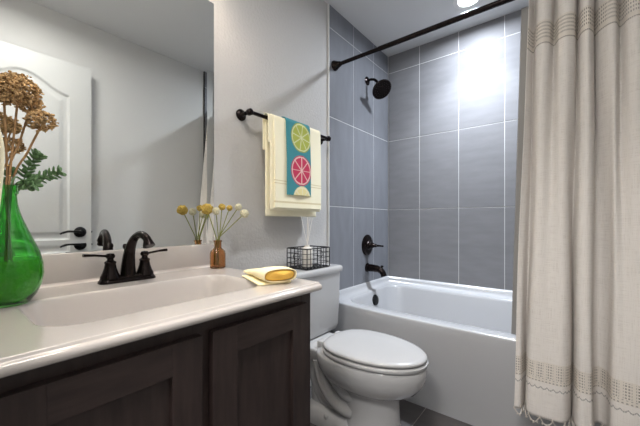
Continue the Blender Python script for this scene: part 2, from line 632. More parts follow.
# ------------------------------------------------------------------ bathtub
TX0, TX1, TYB, RIM = 0.0135, RW - 0.0135, BW - 0.0135, 0.49
BOW = 0.045
root = thing('bathtub', ((TX0 + TX1) / 2, 2.1, 0.0), 'white alcove bathtub with a plain apron against the grey tile', 'bathtub')
bm = bmesh.new()
yf = 1.70
loops = [
    rrect(TX0, TX1, yf + 0.010, TYB, 0.0, 0.004),
    rrect(TX0, TX1, yf + 0.010, TYB, 0.03, 0.004),
    rrect(TX0, TX1, yf + 0.012, TYB, 0.10, 0.004, bow=0.006),
    rrect(TX0, TX1, yf + 0.006, TYB, 0.30, 0.004, bow=BOW * 0.72),
    rrect(TX0, TX1, yf + 0.001, TYB, RIM - 0.05, 0.004, bow=BOW * 0.98),
    rrect(TX0, TX1, yf, TYB, RIM - 0.014, 0.004, bow=BOW),
    rrect(TX0, TX1, yf + 0.0015, TYB, RIM - 0.006, 0.005, bow=BOW),
    rrect(TX0 + 0.002, TX1 - 0.002, yf + 0.005, TYB - 0.003, RIM - 0.0015, 0.006, bow=BOW),
    rrect(TX0 + 0.010, TX1 - 0.010, yf + 0.014, TYB - 0.01, RIM, 0.01, bow=BOW),
    rrect(0.070, TX1 - 0.09, yf + 0.066, TYB - 0.055, RIM, 0.11, bow=BOW * 0.7),
    rrect(0.078, TX1 - 0.10, yf + 0.074, TYB - 0.063, RIM - 0.004, 0.11, bow=BOW * 0.65),
    rrect(0.083, TX1 - 0.11, yf + 0.080, TYB - 0.070, RIM - 0.02, 0.11, bow=BOW * 0.6),
    rrect(0.105, TX1 - 0.20, yf + 0.105, TYB - 0.095, 0.28, 0.12, bow=0.02),
    rrect(0.135, TX1 - 0.30, yf + 0.130, TYB - 0.120, 0.15, 0.12, bow=0.01),
    rrect(0.190, TX1 - 0.38, yf + 0.185, TYB - 0.175, 0.115, 0.12),
]
loft(bm, loops, cap0=True, cap1=True)
build('tub_body', bm, M_TUB, root, angle=60)
bm = bmesh.new()
# raised cove lip along the three walls
lip = [(0.0, RIM - 0.002), (0.0, 0.545), (0.004, 0.545), (0.009, 0.540), (0.014, 0.522), (0.022, 0.504), (0.036, 0.494), (0.056, RIM - 0.001)]
secs = []
for (px_, py_, dx, dy) in [(TX0, yf + 0.03, 1, 0), (TX0, TYB, 1, -1), (TX1, TYB, -1, -1), (TX1, yf + 0.03, -1, 0)]:
    secs.append([Vector((px_ + dx * a, py_ + dy * a, z)) for a, z in lip])
loft(bm, secs)
build('tub_flange', bm, M_TUB, root, angle=60)
bm = bmesh.new()
lathe(bm, [(0, 0.014), (0.026, 0.014), (0.038, 0.010), (0.042, 0.003), (0.042, -0.006), (0, -0.006)], (0.0905, 2.17, 0.415), (1, 0, 0.13), 24)
build('overflow_cover', bm, M_BLACK, root)

# ------------------------------------------------------------------ shower fittings on the left tile wall
TF = 0.0125
PYY = 2.18
root = thing('showerhead', (TF, PYY, 2.145), 'black round shower head on a curved arm above the tub', 'shower head')
bm = bmesh.new()
lathe(bm, [(0, 0), (0.034, 0), (0.033, 0.005), (0.022, 0.011), (0.012, 0.014), (0, 0.014)], (TF, PYY, 2.145), (1, 0, 0), 24)
build('flange', bm, M_BRONZE, root)
bm = bmesh.new()
hc = Vector((0.138, PYY - 0.005, 2.050))
hdir = Vector((0.62, -0.28, -0.72)).normalized()
arm = spline([(TF + 0.01, PYY, 2.145), (0.045, PYY, 2.148), (0.080, PYY, 2.136), (0.105, PYY - 0.001, 2.108), tuple(hc - hdir * 0.03)], 6)
tube(bm, arm, 0.0105, 12)
build('shower_arm', bm, M_BRONZE, root)
bm = bmesh.new()
lathe(bm, [(0, -0.045), (0.016, -0.045), (0.020, -0.035), (0.016, -0.022), (0.030, -0.014), (0.062, -0.004), (0.077, 0.008), (0.079, 0.016), (0.074, 0.021), (0.066, 0.019), (0.030, 0.019), (0.028, 0.022), (0, 0.023)], hc, hdir, 36)
sp_ = build('spray_head', bm, M_BRONZE, root)
bm = bmesh.new()
a_, b_ = frame_axes(hdir)
for rr, nn in ((0.02, 6), (0.038, 12), (0.055, 18)):
    for k in range(nn):
        t = 2 * PI * k / nn
        c = hc + hdir * 0.0205 + a_ * rr * math.cos(t) + b_ * rr * math.sin(t)
        lathe(bm, [(0.003, -0.003), (0.0022, 0.003), (0, 0.0032)], c, hdir, 6)
build('nozzles', bm, M_BLACK, sp_)

root = thing('shower_valve', (TF, PYY, 0.838), 'black oval shower valve with lever handle on the tile above the spout', 'shower valve')
bm = bmesh.new()
lathe(bm, [(0, 0), (0.084, 0), (0.084, 0.004), (0.078, 0.010), (0.060, 0.014), (0.035, 0.017), (0.030, 0.026), (0.026, 0.030), (0, 0.030)], (TF, PYY, 0.838), (1, 0, 0), 36)
build('escutcheon', bm, M_BRONZE, root)
bm = bmesh.new()
lathe(bm, [(0.024, 0.024), (0.026, 0.034), (0.020, 0.044), (0.021, 0.052), (0.016, 0.060), (0.012, 0.066), (0.014, 0.074), (0.010, 0.082), (0, 0.083)], (TF, PYY, 0.838), (1, 0, 0), 24)
tube(bm, [(TF + 0.072, PYY, 0.838), (TF + 0.09, PYY - 0.012, 0.838), (TF + 0.105, PYY - 0.05, 0.836), (TF + 0.108, PYY - 0.058, 0.836)], [0.008, 0.007, 0.007, 0.006], 10)
tube(bm, [(TF + 0.078, PYY, 0.838), (TF + 0.13, PYY + 0.004, 0.836), (TF + 0.138, PYY + 0.004, 0.836)], [0.009, 0.006, 0.008], 10)
build('lever_handle', bm, M_BRONZE, root)

root = thing('tub_spout', (TF, PYY, 0.655), 'black tub spout with a diverter knob below the shower valve', 'tub spout')
bm = bmesh.new()
lathe(bm, [(0, 0), (0.036, 0), (0.036, 0.006), (0.027, 0.012)], (TF, PYY, 0.660), (1, 0, 0), 24)
tube(bm, spline([(TF + 0.005, PYY, 0.660), (TF + 0.06, PYY, 0.660), (TF + 0.105, PYY, 0.655), (TF + 0.135, PYY, 0.635), (TF + 0.148, PYY, 0.605)], 5),
     [0.030] * 4 + [0.028] * 5 + [0.025] * 4 + [0.023] * 4 + [0.022] * 4, 16)
build('spout_body', bm, M_BRONZE, root)
bm = bmesh.new()
lathe(bm, [(0.006, -0.005), (0.006, 0.012), (0.011, 0.016), (0.011, 0.024), (0, 0.027)], (TF + 0.128, PYY, 0.662), (0.25, 0, 1), 14)
build('diverter_knob', bm, M_BRONZE, root)

# ------------------------------------------------------------------ recessed shower light
root = thing('recessed_light', (CAN[0], CAN[1], CEIL), 'round recessed light glowing in the ceiling above the tub', 'ceiling light')
bm = bmesh.new()
lathe(bm, [(0.060, -0.002), (0.062, -0.006), (0.085, -0.007), (0.092, -0.003), (0.092, 0.0), (0.060, 0.0)], (CAN[0], CAN[1], CEIL), (0, 0, 1), 40, close=True)
build('trim_ring', bm, M_TRIM, root)
bm = bmesh.new()
lathe(bm, [(0, -0.004), (0.0595, -0.0035), (0.0595, -0.001), (0, -0.001)], (CAN[0], CAN[1], CEIL), (0, 0, 1), 40)
build('diffuser', bm, M_GLOW, root)

root = thing('fill_dome_light', (0.95, 0.34, CEIL), 'added round flush dome fill light on the ceiling inside the doorway', 'ceiling light')  # made-up fixture that houses the added room fill lamp
bm = bmesh.new()
lathe(bm, [(0.02, 0.0), (0.150, 0.0), (0.150, -0.022), (0.142, -0.024), (0.02, -0.024)], (0.95, 0.34, CEIL), (0, 0, 1), 36, close=True)
build('base_ring', bm, M_BRONZE, root)
bm = bmesh.new()
lathe(bm, [(0.140, -0.025), (0.130, -0.050), (0.095, -0.070), (0.050, -0.080), (0, -0.083), ], (0.95, 0.34, CEIL), (0, 0, 1), 36)
build('dome_shade', bm, M_GLOW_W, root)

# ------------------------------------------------------------------ vanity cabinet
VX, VY0, VY1, VZ = 0.598, 0.012, 0.795, 0.800
root = thing('vanity_cabinet', (0.30, (VY0 + VY1) / 2, 0.0), 'espresso wood vanity cabinet with two shaker doors under the white sink top', 'cabinet')
bm = bmesh.new()
box(bm, 0.003, VX - 0.019, VY1 - 0.016, VY1, 0.0, VZ, bevel=0.001)       # right side
box(bm, 0.003, VX - 0.019, VY0, VY0 + 0.016, 0.0, VZ, bevel=0.001)
box(bm, 0.003, VX - 0.019, VY0 + 0.016, VY1 - 0.016, 0.10, 0.116)
box(bm, 0.003, 0.010, VY0 + 0.016, VY1 - 0.016, 0.116, 0.70)
build('carcass', bm, M_WOOD, root, smooth_sh=False)
bm = bmesh.new()
box(bm, VX - 0.019, VX, VY0, VY0 + 0.045, 0.09, VZ, bevel=0.001)
box(bm, VX - 0.019, VX, VY1 - 0.045, VY1, 0.09, VZ, bevel=0.001)
box(bm, VX - 0.019, VX, 0.378, 0.430, 0.09, VZ, bevel=0.001)
box(bm, VX - 0.019, VX - 0.0005, VY0 + 0.045, VY1 - 0.045, VZ - 0.05, VZ, bevel=0.001)
box(bm, VX - 0.019, VX - 0.0005, VY0 + 0.045, VY1 - 0.045, 0.09, 0.14, bevel=0.001)
build('face_frame', bm, M_WOOD, root, smooth_sh=False)
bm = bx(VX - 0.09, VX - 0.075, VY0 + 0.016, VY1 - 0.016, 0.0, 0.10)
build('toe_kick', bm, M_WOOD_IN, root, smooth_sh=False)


def shaker(y0, y1, z0, z1, label):
    st = 0.068
    x0, x1 = VX + 0.001, VX + 0.021
    bm = bmesh.new()
    box(bm, x0, x1, y0, y0 + st, z0, z1, bevel=0.0004, seg=1)
    box(bm, x0, x1, y1 - st, y1, z0, z1, bevel=0.0004, seg=1)
    d = build('door', bm, M_WOOD, root, smooth_sh=False)
    d['label'] = label
    build('rail', bx(x0, x1, y0 + st, y1 - st, z1 - st, z1, bevel=0.0003, seg=1), M_WOOD_H, d, smooth_sh=False)
    build('rail', bx(x0, x1, y0 + st, y1 - st, z0, z0 + st, bevel=0.0003, seg=1), M_WOOD_H, d, smooth_sh=False)
    build('panel', bx(x0, x0 + 0.009, y0 + st, y1 - st, z0 + st, z1 - st), M_WOOD, d, smooth_sh=False)


shaker(0.418, 0.758, 0.128, 0.768, 'right cabinet door')
shaker(0.050, 0.390, 0.128, 0.768, 'left cabinet door')

# ------------------------------------------------------------------ sink top with integral basin and backsplash
CT, CXF, CYE = 0.827, 0.634, 0.815
root = thing('sink_top', (0.30, CYE / 2, VZ), 'white cultured marble sink top with integral rectangular basin', 'sink')
bm = bmesh.new()
BX0, BX1, BY0, BY1, BDEP = 0.205, 0.518, 0.130, 0.695, 0.150


def basin_z(x, y):
    cx, cy = (BX0 + BX1) / 2, (BY0 + BY1) / 2
    hx, hy, r = (BX1 - BX0) / 2, (BY1 - BY0) / 2, 0.075
    qx, qy = abs(x - cx) - hx + r, abs(y - cy) - hy + r
    sd = math.hypot(max(qx, 0), max(qy, 0)) + min(max(qx, qy), 0) - r
    t = -sd
    if t <= 0:
        return 0.0
    e = smooth(-0.1, 0.1, (y - cy) / hy * 1.0)
    sl = 0.075
    return -BDEP * (0.72 * smooth(-0.012, 0.055, t) + 0.28 * smooth(0, 0.16, t)) + BDEP * 0.72 * smooth(-0.012, 0.055, 0)


NXX, NYY = 150, 200
XE = CXF - 0.014


def topf(a, b):
    x, y = 0.002 + a * (XE - 0.002), 0.002 + b * (CYE - 0.004)
    return Vector((x, y, CT + basin_z(x, y)))


V = grid(bm, NXX, NYY, topf)
# moulded front edge: small step down then a bullnose
front = [(XE + 0.0015, CT - 0.001), (XE + 0.003, CT - 0.005), (XE + 0.005, CT - 0.0065), (XE + 0.009, CT - 0.0075), (XE + 0.0125, CT - 0.011), (XE + 0.014, CT - 0.017), (XE + 0.012, CT - 0.023), (XE + 0.007, VZ + 0.0005), (XE - 0.02, VZ + 0.0005)]
prev = V[NXX]
for x, z in front:
    cur = [bm.verts.new((x, v.co.y, z)) for v in V[NXX]]
    for j in range(NYY):
        bm.faces.new((prev[j], prev[j + 1], cur[j + 1], cur[j]))
    prev = cur
# right end edge, rounded
side = [(0.0015, -0.001), (0.002, -0.004), (0.002, -0.024), (0.0, -0.0265)]
prevs = [[V[i][NYY] for i in range(NXX + 1)], [V[i][0] for i in range(NXX + 1)]]
for sgn, prev in ((1, prevs[0]), (-1, prevs[1])):
    base = prev
    for dy, dz in side:
        cur = [bm.verts.new((v.co.x, v.co.y + sgn * dy, CT + dz)) for v in base]
        for i in range(NXX):
            bm.faces.new((prev[i], prev[i + 1], cur[i + 1], cur[i]))
        prev = cur
# end caps of the moulded front
for yv, sgn in ((CYE - 0.002, 1), (0.002, -1)):
    ring = [bm.verts.new((x, yv, z)) for x, z in [(XE, CT)] + front[:-1]] + [bm.verts.new((XE, yv, VZ + 0.0005))]
    bm.faces.new(ring)
bmesh.ops.remove_doubles(bm, verts=bm.verts[:], dist=0.0001)
build('counter_slab', bm, M_MARBLE, root, angle=50)
bm = bx(0.002, 0.020, 0.002, CYE - 0.001, CT - 0.004, 0.927, bevel=0.003)
# cove between counter and backsplash
cove = [Vector((0.019, 0, CT - 0.002)), Vector((0.019, 0, CT + 0.012)), Vector((0.0215, 0, CT + 0.006)), Vector((0.025, 0, CT + 0.002)), Vector((0.031, 0, CT - 0.0005))]
loft(bm, [[Vector((p.x, yy, p.z)) for p in cove] for yy in (0.003, CYE - 0.002)])
build('backsplash', bm, M_MARBLE, root, angle=50)
bm = bmesh.new()
lathe(bm, [(0, 0.004), (0.014, 0.004), (0.021, 0.003), (0.022, 0.0), (0.022, -0.006), (0, -0.006)], (0.36, 0.412, CT - BDEP + 0.0045), (0, 0, 1), 24)
build('drain', bm, M_BRONZE, root)

# ------------------------------------------------------------------ mirror with bevelled edges
MX, MY0, MY1, MZ0, MZ1 = 0.0045, 0.03, 0.812, 0.9275, 2.022
bw = 0.029
tl = math.tan(math.radians(1.8))
bm = bmesh.new()
o4 = [(MY0, MZ0), (MY1, MZ0), (MY1, MZ1), (MY0, MZ1)]
i4 = [(MY0 + bw, MZ0 + bw), (MY1 - 0.034, MZ0 + bw), (MY1 - 0.034, MZ1 - bw), (MY0 + bw, MZ1 - bw)]
vb = [bm.verts.new((0.0008, y, z)) for y, z in o4]
vo = [bm.verts.new((MX + bw * tl, y, z)) for y, z in o4]
vi = [bm.verts.new((MX, y, z)) for y, z in i4]
bm.faces.new(vi)
bm.faces.new(vb)
for k in range(4):
    k2 = (k + 1) % 4
    bm.faces.new((vo[k], vo[k2], vi[k2], vi[k]))
    bm.faces.new((vb[k], vb[k2], vo[k2], vo[k]))
mo = build('wall_mirror', bm, M_MIRROR, None, base=(0.0008, 0.42, MZ0), smooth_sh=False)
tag(mo, 'large mirror on the wall above the sink, reflecting the white door', 'mirror')

# ------------------------------------------------------------------ vanity light above the mirror (above the frame)
root = thing('vanity_light', (0.0, 0.42, 2.22), 'three-shade bronze light bar on the wall above the mirror', 'wall light')
build('back_plate', bx(0.0005, 0.018, 0.10, 0.74, 2.235, 2.285, bevel=0.004), M_BRONZE, root)
for yy in (0.16, 0.42, 0.68):
    bm = bmesh.new()
    tube(bm, spline([(0.012, yy, 2.26), (0.08, yy, 2.27), (0.14, yy, 2.27), (0.15, yy, 2.25)], 5), 0.008, 8)
    a = build('arm', bm, M_BRONZE, root)
    bm = bmesh.new()
    lathe(bm, [(0.022, 0.06), (0.038, 0.05), (0.052, 0.0), (0.060, -0.06), (0.058, -0.06), (0.050, 0.0), (0.036, 0.048), (0.020, 0.058)], (0.15, yy, 2.19), (0, 0, 1), 24, close=True)
    sh = build('shade', bm, M_GLOW_W, root)

# ------------------------------------------------------------------ faucet
FY, FX = 0.424, 0.098
root = thing('faucet', (FX, FY, CT), 'dark bronze two-handle faucet with high spout behind the basin', 'faucet')
bm = bmesh.new()
lps = []
for z, g in ((0.0003, 0.0), (0.006, 0.0), (0.011, -0.004), (0.016, -0.006), (0.020, -0.012)):
    lps.append([Vector((p.x, p.y, CT + z)) for p in rrect(FX - 0.029 - g, FX + 0.029 + g, FY - 0.086 - g, FY + 0.086 + g, 0, 0.022 + g * 0.5)])
loft(bm, lps)
build('base_plate', bm, M_BRONZE, root)
bm = bmesh.new()
pts = spline([(FX, FY, CT + 0.012), (FX + 0.001, FY, CT + 0.05), (FX + 0.011, FY + 0.001, CT + 0.102), (FX + 0.036, FY + 0.005, CT + 0.143), (FX + 0.075, FY + 0.010, CT + 0.159), (FX + 0.111, FY + 0.014, CT + 0.147), (FX + 0.125, FY + 0.016, CT + 0.122)], 6)
n = len(pts)
tube(bm, pts, [0.0235 - 0.0115 * smooth(0, 0.6, i / (n - 1)) + 0.006 * smooth(0.85, 1.0, i / (n - 1)) for i in range(n)], 18)
build('spout', bm, M_BRONZE, root)
bm = bmesh.new()
lathe(bm, [(0.0035, 0.0), (0.0035, 0.09), (0.007, 0.094), (0.008, 0.102), (0.005, 0.109), (0, 0.110)], (FX - 0.026, FY, CT + 0.015), (0, 0, 1), 12)
build('lift_rod', bm, M_BRONZE, root)
for sg in (-1, 1):
    hy_ = FY + sg * 0.053
    bm = bmesh.new()
    lathe(bm, [(0.029, 0.014), (0.028, 0.022), (0.023, 0.032), (0.018, 0.048), (0.0155, 0.062), (0.017, 0.066), (0.017, 0.069), (0.010, 0.074), (0.009, 0.079), (0.013, 0.083), (0.014, 0.089), (0.010, 0.096), (0, 0.098)], (FX, hy_, CT), (0, 0, 1), 20)
    h = build('handle', bm, M_BRONZE, root)
    bm = bmesh.new()
    tube(bm, [(FX, hy_, CT + 0.088), (FX + 0.002, hy_ + sg * 0.02, CT + 0.090), (FX + 0.004, hy_ + sg * 0.045, CT + 0.094), (FX + 0.005, hy_ + sg * 0.075, CT + 0.096)], [0.008, 0.0065, 0.0065, 0.0085], 10, flat=0.6)
    build('lever', bm, M_BRONZE, h)

# ------------------------------------------------------------------ toilet
TCY = 1.335
root = thing('toilet', (0.35, TCY, 0.0), 'white two-piece toilet with closed lid between the vanity and the tub', 'toilet')


def egg(u0, u1, hw, z, n=40, back=2.6, ub=None):
    """elongated outline from u0 (back) to u1 (tip); widest about 40% along"""
    pts = []
    uc = u0 + (u1 - u0) * 0.42
    for k in range(n):
        t = 2 * PI * k / n
        c, s = math.cos(t), math.sin(t)
        if c >= 0:
            x = uc + (u1 - uc) * c
            y = hw * s
        else:
            x = uc - (uc - u0) * abs(c) ** (2 / back)
            y = hw * math.copysign(abs(s) ** (2 / back), s)
        pts.append(Vector((x, TCY + y, z)))
    return pts


bm = bmesh.new()
loops = [egg(0.395, 0.685, 0.116, 0.001), egg(0.395, 0.685, 0.116, 0.012), egg(0.40, 0.676, 0.108, 0.03), egg(0.405, 0.668, 0.102, 0.10), egg(0.405, 0.664, 0.099, 0.19),
         egg(0.400, 0.664, 0.099, 0.222), egg(0.375, 0.674, 0.107, 0.231), egg(0.335, 0.705, 0.128, 0.243), egg(0.29, 0.748, 0.157, 0.270), egg(0.262, 0.778, 0.177, 0.308), egg(0.250, 0.788, 0.184, 0.345),
         egg(0.248, 0.791, 0.186, 0.377), egg(0.252, 0.787, 0.182, 0.386), egg(0.265, 0.773, 0.170, 0.389)]
loft(bm, loops)
# rear deck that carries the tank
dk = []
for z, w0, e in ((0.300, 0.085, 0.02), (0.330, 0.105, 0.0), (0.372, 0.125, 0.0), (0.381, 0.122, 0.003), (0.384, 0.116, 0.008)):
    dk.append(rrect(0.045 + e, 0.33, TCY - w0, TCY + w0, z, 0.03))
loft(bm, dk)
# rear foot
ft = []
for z, g in ((0.001, 0.0), (0.035, 0.0), (0.06, -0.012), (0.085, -0.03)):
    ft.append(rrect(0.16 - g, 0.48, TCY - 0.118 - g, TCY + 0.118 + g, z, 0.06))
loft(bm, ft)
# trapway
tp = spline([(0.44, TCY, 0.20), (0.37, TCY, 0.14), (0.30, TCY, 0.12), (0.25, TCY, 0.17), (0.22, TCY, 0.25), (0.20, TCY, 0.31)], 6)
tube(bm, tp, [0.085] * 6 + [0.082] * 12 + [0.078] * 7 + [0.075] * 6, 20)
tp = spline([(0.26, TCY, 0.33), (0.235, TCY, 0.25), (0.24, TCY, 0.12), (0.25, TCY, 0.02)], 6)
tube(bm, tp, 0.072, 20)
build('bowl', bm, M_PORC, root, angle=55)
bm = bmesh.new()
# outer trapway relief: raised S-shaped ridge on both flanks
for sg in (-1, 1):
    tp = spline([(0.47, TCY + sg * 0.070, 0.120), (0.42, TCY + sg * 0.078, 0.125), (0.365, TCY + sg * 0.080, 0.145), (0.315, TCY + sg * 0.080, 0.190), (0.285, TCY + sg * 0.080, 0.250), (0.27, TCY + sg * 0.085, 0.325)], 6)
    tube(bm, tp, [0.034] * 31, 16)
    tp = spline([(0.48, TCY + sg * 0.070, 0.185), (0.43, TCY + sg * 0.078, 0.192), (0.385, TCY + sg * 0.082, 0.222), (0.355, TCY + sg * 0.085, 0.262), (0.34, TCY + sg * 0.085, 0.310)], 6)
    tube(bm, tp, [0.026] * 25, 14)
build('trapway', bm, M_PORC, root, angle=55)
for sg in (-1, 1):
    bm = bmesh.new()
    lathe(bm, [(0.016, -0.012), (0.015, 0.006), (0.010, 0.013), (0, 0.015)], (0.33, TCY + sg * 0.098, 0.055), (0, sg * 0.45, 1), 16)
    build('bolt_cap', bm, M_PORC, root)
# tank
bm = bmesh.new()
lps = []
for z, g in ((0.386, -0.02), (0.395, -0.012), (0.42, -0.006), (0.60, 0.0), (0.730, 0.002)):
    lps.append(rrect(0.028 - g * 0.2, 0.200 + g, TCY - 0.216 - g, TCY + 0.216 + g, z, 0.03))
loft(bm, lps)
build('tank', bm, M_PORC, root, angle=55)
bm = bmesh.new()
lps = []
for z, g in ((0.7305, -0.004), (0.732, 0.006), (0.740, 0.009), (0.752, 0.009), (0.760, 0.007), (0.765, 0.001), (0.767, -0.008)):
    lps.append(rrect(0.018, 0.205 + g, TCY - 0.222 - g, TCY + 0.222 + g, z, 0.03))
loft(bm, lps)
tl_ = build('tank_lid', bm, M_PORC, root, angle=55)
bm = bmesh.new()
lathe(bm, [(0, 0.0), (0.014, 0.0), (0.014, 0.006), (0.008, 0.010), (0, 0.010)], (0.202, TCY - 0.15, 0.68), (1, 0, 0), 16)
tube(bm, [(0.211, TCY - 0.15, 0.68), (0.216, TCY - 0.12, 0.677), (0.216, TCY - 0.08, 0.672)], [0.006, 0.005, 0.007], 8)
build('flush_lever', bm, M_CHROME, root)
# seat ring and lid
bm = bmesh.new()
lps = [egg(0.296, 0.790, 0.183, 0.3905), egg(0.292, 0.795, 0.187, 0.395), egg(0.292, 0.795, 0.187, 0.406), egg(0.297, 0.788, 0.181, 0.4105)]
loft(bm, lps)
build('seat', bm, M_SEAT, root, angle=55)
bm = bmesh.new()
lps = [egg(0.300, 0.782, 0.176, 0.4150), egg(0.294, 0.790, 0.184, 0.418), egg(0.294, 0.790, 0.184, 0.426), egg(0.299, 0.784, 0.179, 0.4315), egg(0.315, 0.765, 0.164, 0.4345), egg(0.36, 0.69, 0.10, 0.4365)]
loft(bm, lps)
build('lid', bm, M_SEAT, root, angle=70)
for sg in (-1, 1):
    build('hinge', bx(0.262, 0.300, TCY + sg * 0.075 - 0.020, TCY + sg * 0.075 + 0.020, 0.3850, 0.420, bevel=0.006), M_SEAT, root)

# ------------------------------------------------------------------ towel bar with towels
BX, BZ, TB0, TB1 = 0.072, 1.555, 0.965, 1.590
root = thing('towel_bar', (0.0, (TB0 + TB1) / 2, BZ), 'dark bronze towel bar on the wall between mirror and shower', 'towel bar')
bm = bmesh.new()
tube(bm, [(BX, TB0 - 0.012, BZ), (BX, TB1 + 0.012, BZ)], 0.0095, 14)
build('bar', bm, M_BRONZE, root)
for yy in (TB0, TB1):
    bm = bmesh.new()
    lathe(bm, [(0, 0.0005), (0.029, 0.0005), (0.029, 0.006), (0.024, 0.012), (0.013, 0.017), (0.010, 0.026), (0.010, 0.052), (0.015, 0.058), (0.017, 0.068), (0.016, 0.080), (0.009, 0.087), (0, 0.088)], (0, yy, BZ), (1, 0, 0), 24)
    build('post', bm, M_BRONZE, root)


def drape(y0, y1, bx_, bz_, r, lf, lb, wave=0.004, nu=40, nv=50, ph=0.0, gap=0.0, splay=0.0):
    """cloth over a bar: from front hem up over the bar to the back hem; wall is at x=0"""
    half = PI * r
    tot = lf + half + lb

    def f(a, b):
        s = a * tot
        y = y0 + b * (y1 - y0)
        if s < lf:
            x, z, k = bx_ + r, bz_ - (lf - s), (lf - s)
            x += wave * (math.sin(b * 9 + ph) * 0.6 + math.sin(b * 17 + 2 * ph) * 0.4) * min(1, k / 0.15) + gap * min(1, k / 0.2)
            y += splay * (b - 0.5) * k
        elif s < lf + half:
            t = (s - lf) / r
            x, z = bx_ + r * math.cos(t), bz_ + r * math.sin(t)
        else:
            k = s - lf - half
            x, z = bx_ - r + wave * 0.5 * math.sin(b * 7 + ph) * min(1, k / 0.15), bz_ - k
        return Vector((x, y, z))
    bm = bmesh.new()
    grid(bm, nu, nv, f)
    return bm


bm = drape(1.075, 1.478, BX, BZ, 0.0185, 0.470, 0.50, 0.004, 90, 50, 0.4, 0.004)
t1 = build('bath_towel', bm, M_CREAM, None, base=(BX, 1.28, BZ), angle=80)
solidify(t1, 0.007, -1)
tag(t1, 'cream bath towel folded over the bar with a citrus towel on top', 'towel')
bm = drape(1.094, 1.476, BX, BZ, 0.0260, 0.458, 0.30, 0.004, 180, 50, 1.1, 0.006)
for f in bm.faces:
    zc = sum(v.co.z for v in f.verts) / 4
    if f.calc_center_median().x > BX and (abs(zc - 1.226) < 0.003 or abs(zc - 1.240) < 0.003 or abs(zc - 1.130) < 0.003):
        f.material_index = 1
p = build('front_fold', bm, [M_CREAM, M_CREAM2], t1, angle=80)
solidify(p, 0.006, -1)
bm = drape(1.062, 1.11, BX, BZ, 0.0225, 0.13, 0.16, 0.003, 40, 12, 0.4, 0.0)
p = build('side_fold', bm, M_CREAM, t1, angle=80)
solidify(p, 0.005, -1)

CY0, CY1 = 1.178, 1.370


def citrus(y, z):
    teal = (0.07, 0.27, 0.31)
    col = teal
    for (cy, cz, R, flesh, rind, pith, flip) in [(1.293, 1.492, 0.083, (0.42, 0.46, 0.10), (0.30, 0.36, 0.09), (0.66, 0.68, 0.40), 0.2),
                                                 (1.289, 1.308, 0.084, (0.58, 0.06, 0.12), (0.50, 0.07, 0.13), (0.80, 0.55, 0.50), 0.0),
                                                 (1.295, 1.150, 0.072, (0.82, 0.72, 0.36), (0.80, 0.72, 0.42), (0.84, 0.78, 0.55), 0.0)]:
        dy, dz = (y - cy), (z - cz)
        r = math.hypot(dy, dz)
        if r > R:
            continue
        if r > R * 0.93:
            col = rind
        elif r > R * 0.84:
            col = pith
        else:
            a = (math.atan2(dz, dy) + flip) % (PI / 4)
            a = min(a, PI / 4 - a)
            if r * math.sin(a) < 0.0030 or r < 0.008:
                col = pith
            else:
                k = 0.85 + 0.3 * (((math.sin(y * 900) * math.sin(z * 700)) + 1) / 2)
                col = tuple(c * k for c in flesh)
    if z < 1.172 and col == teal:
        col = (0.06, 0.36, 0.38)
    return col


bm = drape(CY0, CY1, BX, BZ, 0.0335, 0.385, 0.20, 0.002, 220, 110, 2.0, 0.008)
t2 = build('hand_towel', bm, M_CITRUS, None, base=(BX, 1.28, BZ), angle=80)
me = t2.data
ca = me.color_attributes.new('dye', 'FLOAT_COLOR', 'POINT')
for i, v in enumerate(me.vertices):
    w = v.co + t2.location
    front = w.x > BX
    c = citrus(w.y, w.z if front else 2 * BZ + 0.1 - w.z)
    ca.data[i].color = (c[0], c[1], c[2], 1)
solidify(t2, 0.005, -1)
tag(t2, 'teal hand towel printed with citrus slices hanging over the cream towel', 'towel')

# ------------------------------------------------------------------ shower rod, curtain, liner, hooks
RY, RZ = 1.735, 2.093
root = thing('shower_rod', (RW / 2, RY, RZ), 'dark bronze shower curtain rod spanning the tub opening', 'curtain rod')
bm = bmesh.new()
tube(bm, [(TF, RY, RZ), (0.36, RY, RZ)], 0.0125, 16)
tube(bm, [(0.355, RY, RZ), (RW - TF, RY, RZ)], 0.0145, 16)
build('rod', bm, M_BRONZE, root)
for x, s in ((TF, 1), (RW - TF, -1)):
    bm = bmesh.new()
    lathe(bm, [(0, 0.0005), (0.034, 0.0005), (0.034, 0.008), (0.028, 0.020), (0.019, 0.040), (0.017, 0.050), (0.0145, 0.052)], (x, RY, RZ), (s, 0, 0), 24)
    build('end_cap', bm, M_BRONZE, root)

plan = [(1.087, 1.600), (1.108, 1.604), (1.119, 1.665), (1.124, 1.690), (1.131, 1.630), (1.150, 1.594), (1.205, 1.584), (1.255, 1.592), (1.274, 1.635), (1.279, 1.698), (1.284, 1.638), (1.297, 1.592), (1.320, 1.584), (1.338, 1.596), (1.345, 1.665), (1.366, 1.698), (1.387, 1.670), (1.395, 1.600), (1.425, 1.578), (1.465, 1.582), (1.490, 1.60), (1.503, 1.655)]
P2 = spline([(x, y, 0) for x, y in plan], 14)
plan_top = [(1.131, 1.70), (1.141, 1.76), (1.150, 1.765), (1.165, 1.70), (1.190, 1.685), (1.212, 1.71), (1.222, 1.765), (1.235, 1.71), (1.262, 1.685), (1.290, 1.70), (1.302, 1.765), (1.315, 1.71), (1.335, 1.69), (1.350, 1.73), (1.358, 1.768), (1.370, 1.72), (1.395, 1.685), (1.418, 1.70), (1.432, 1.765), (1.448, 1.71), (1.475, 1.69), (1.505, 1.73)]
P2T = spline([(x, y, 0) for x, y in plan_top], 14)
acc = [0.0]
for a, b in zip(P2, P2[1:]):
    acc.append(acc[-1] + (b - a).length)
CTOP, CBOT = 2.068, 0.244
NV = 150


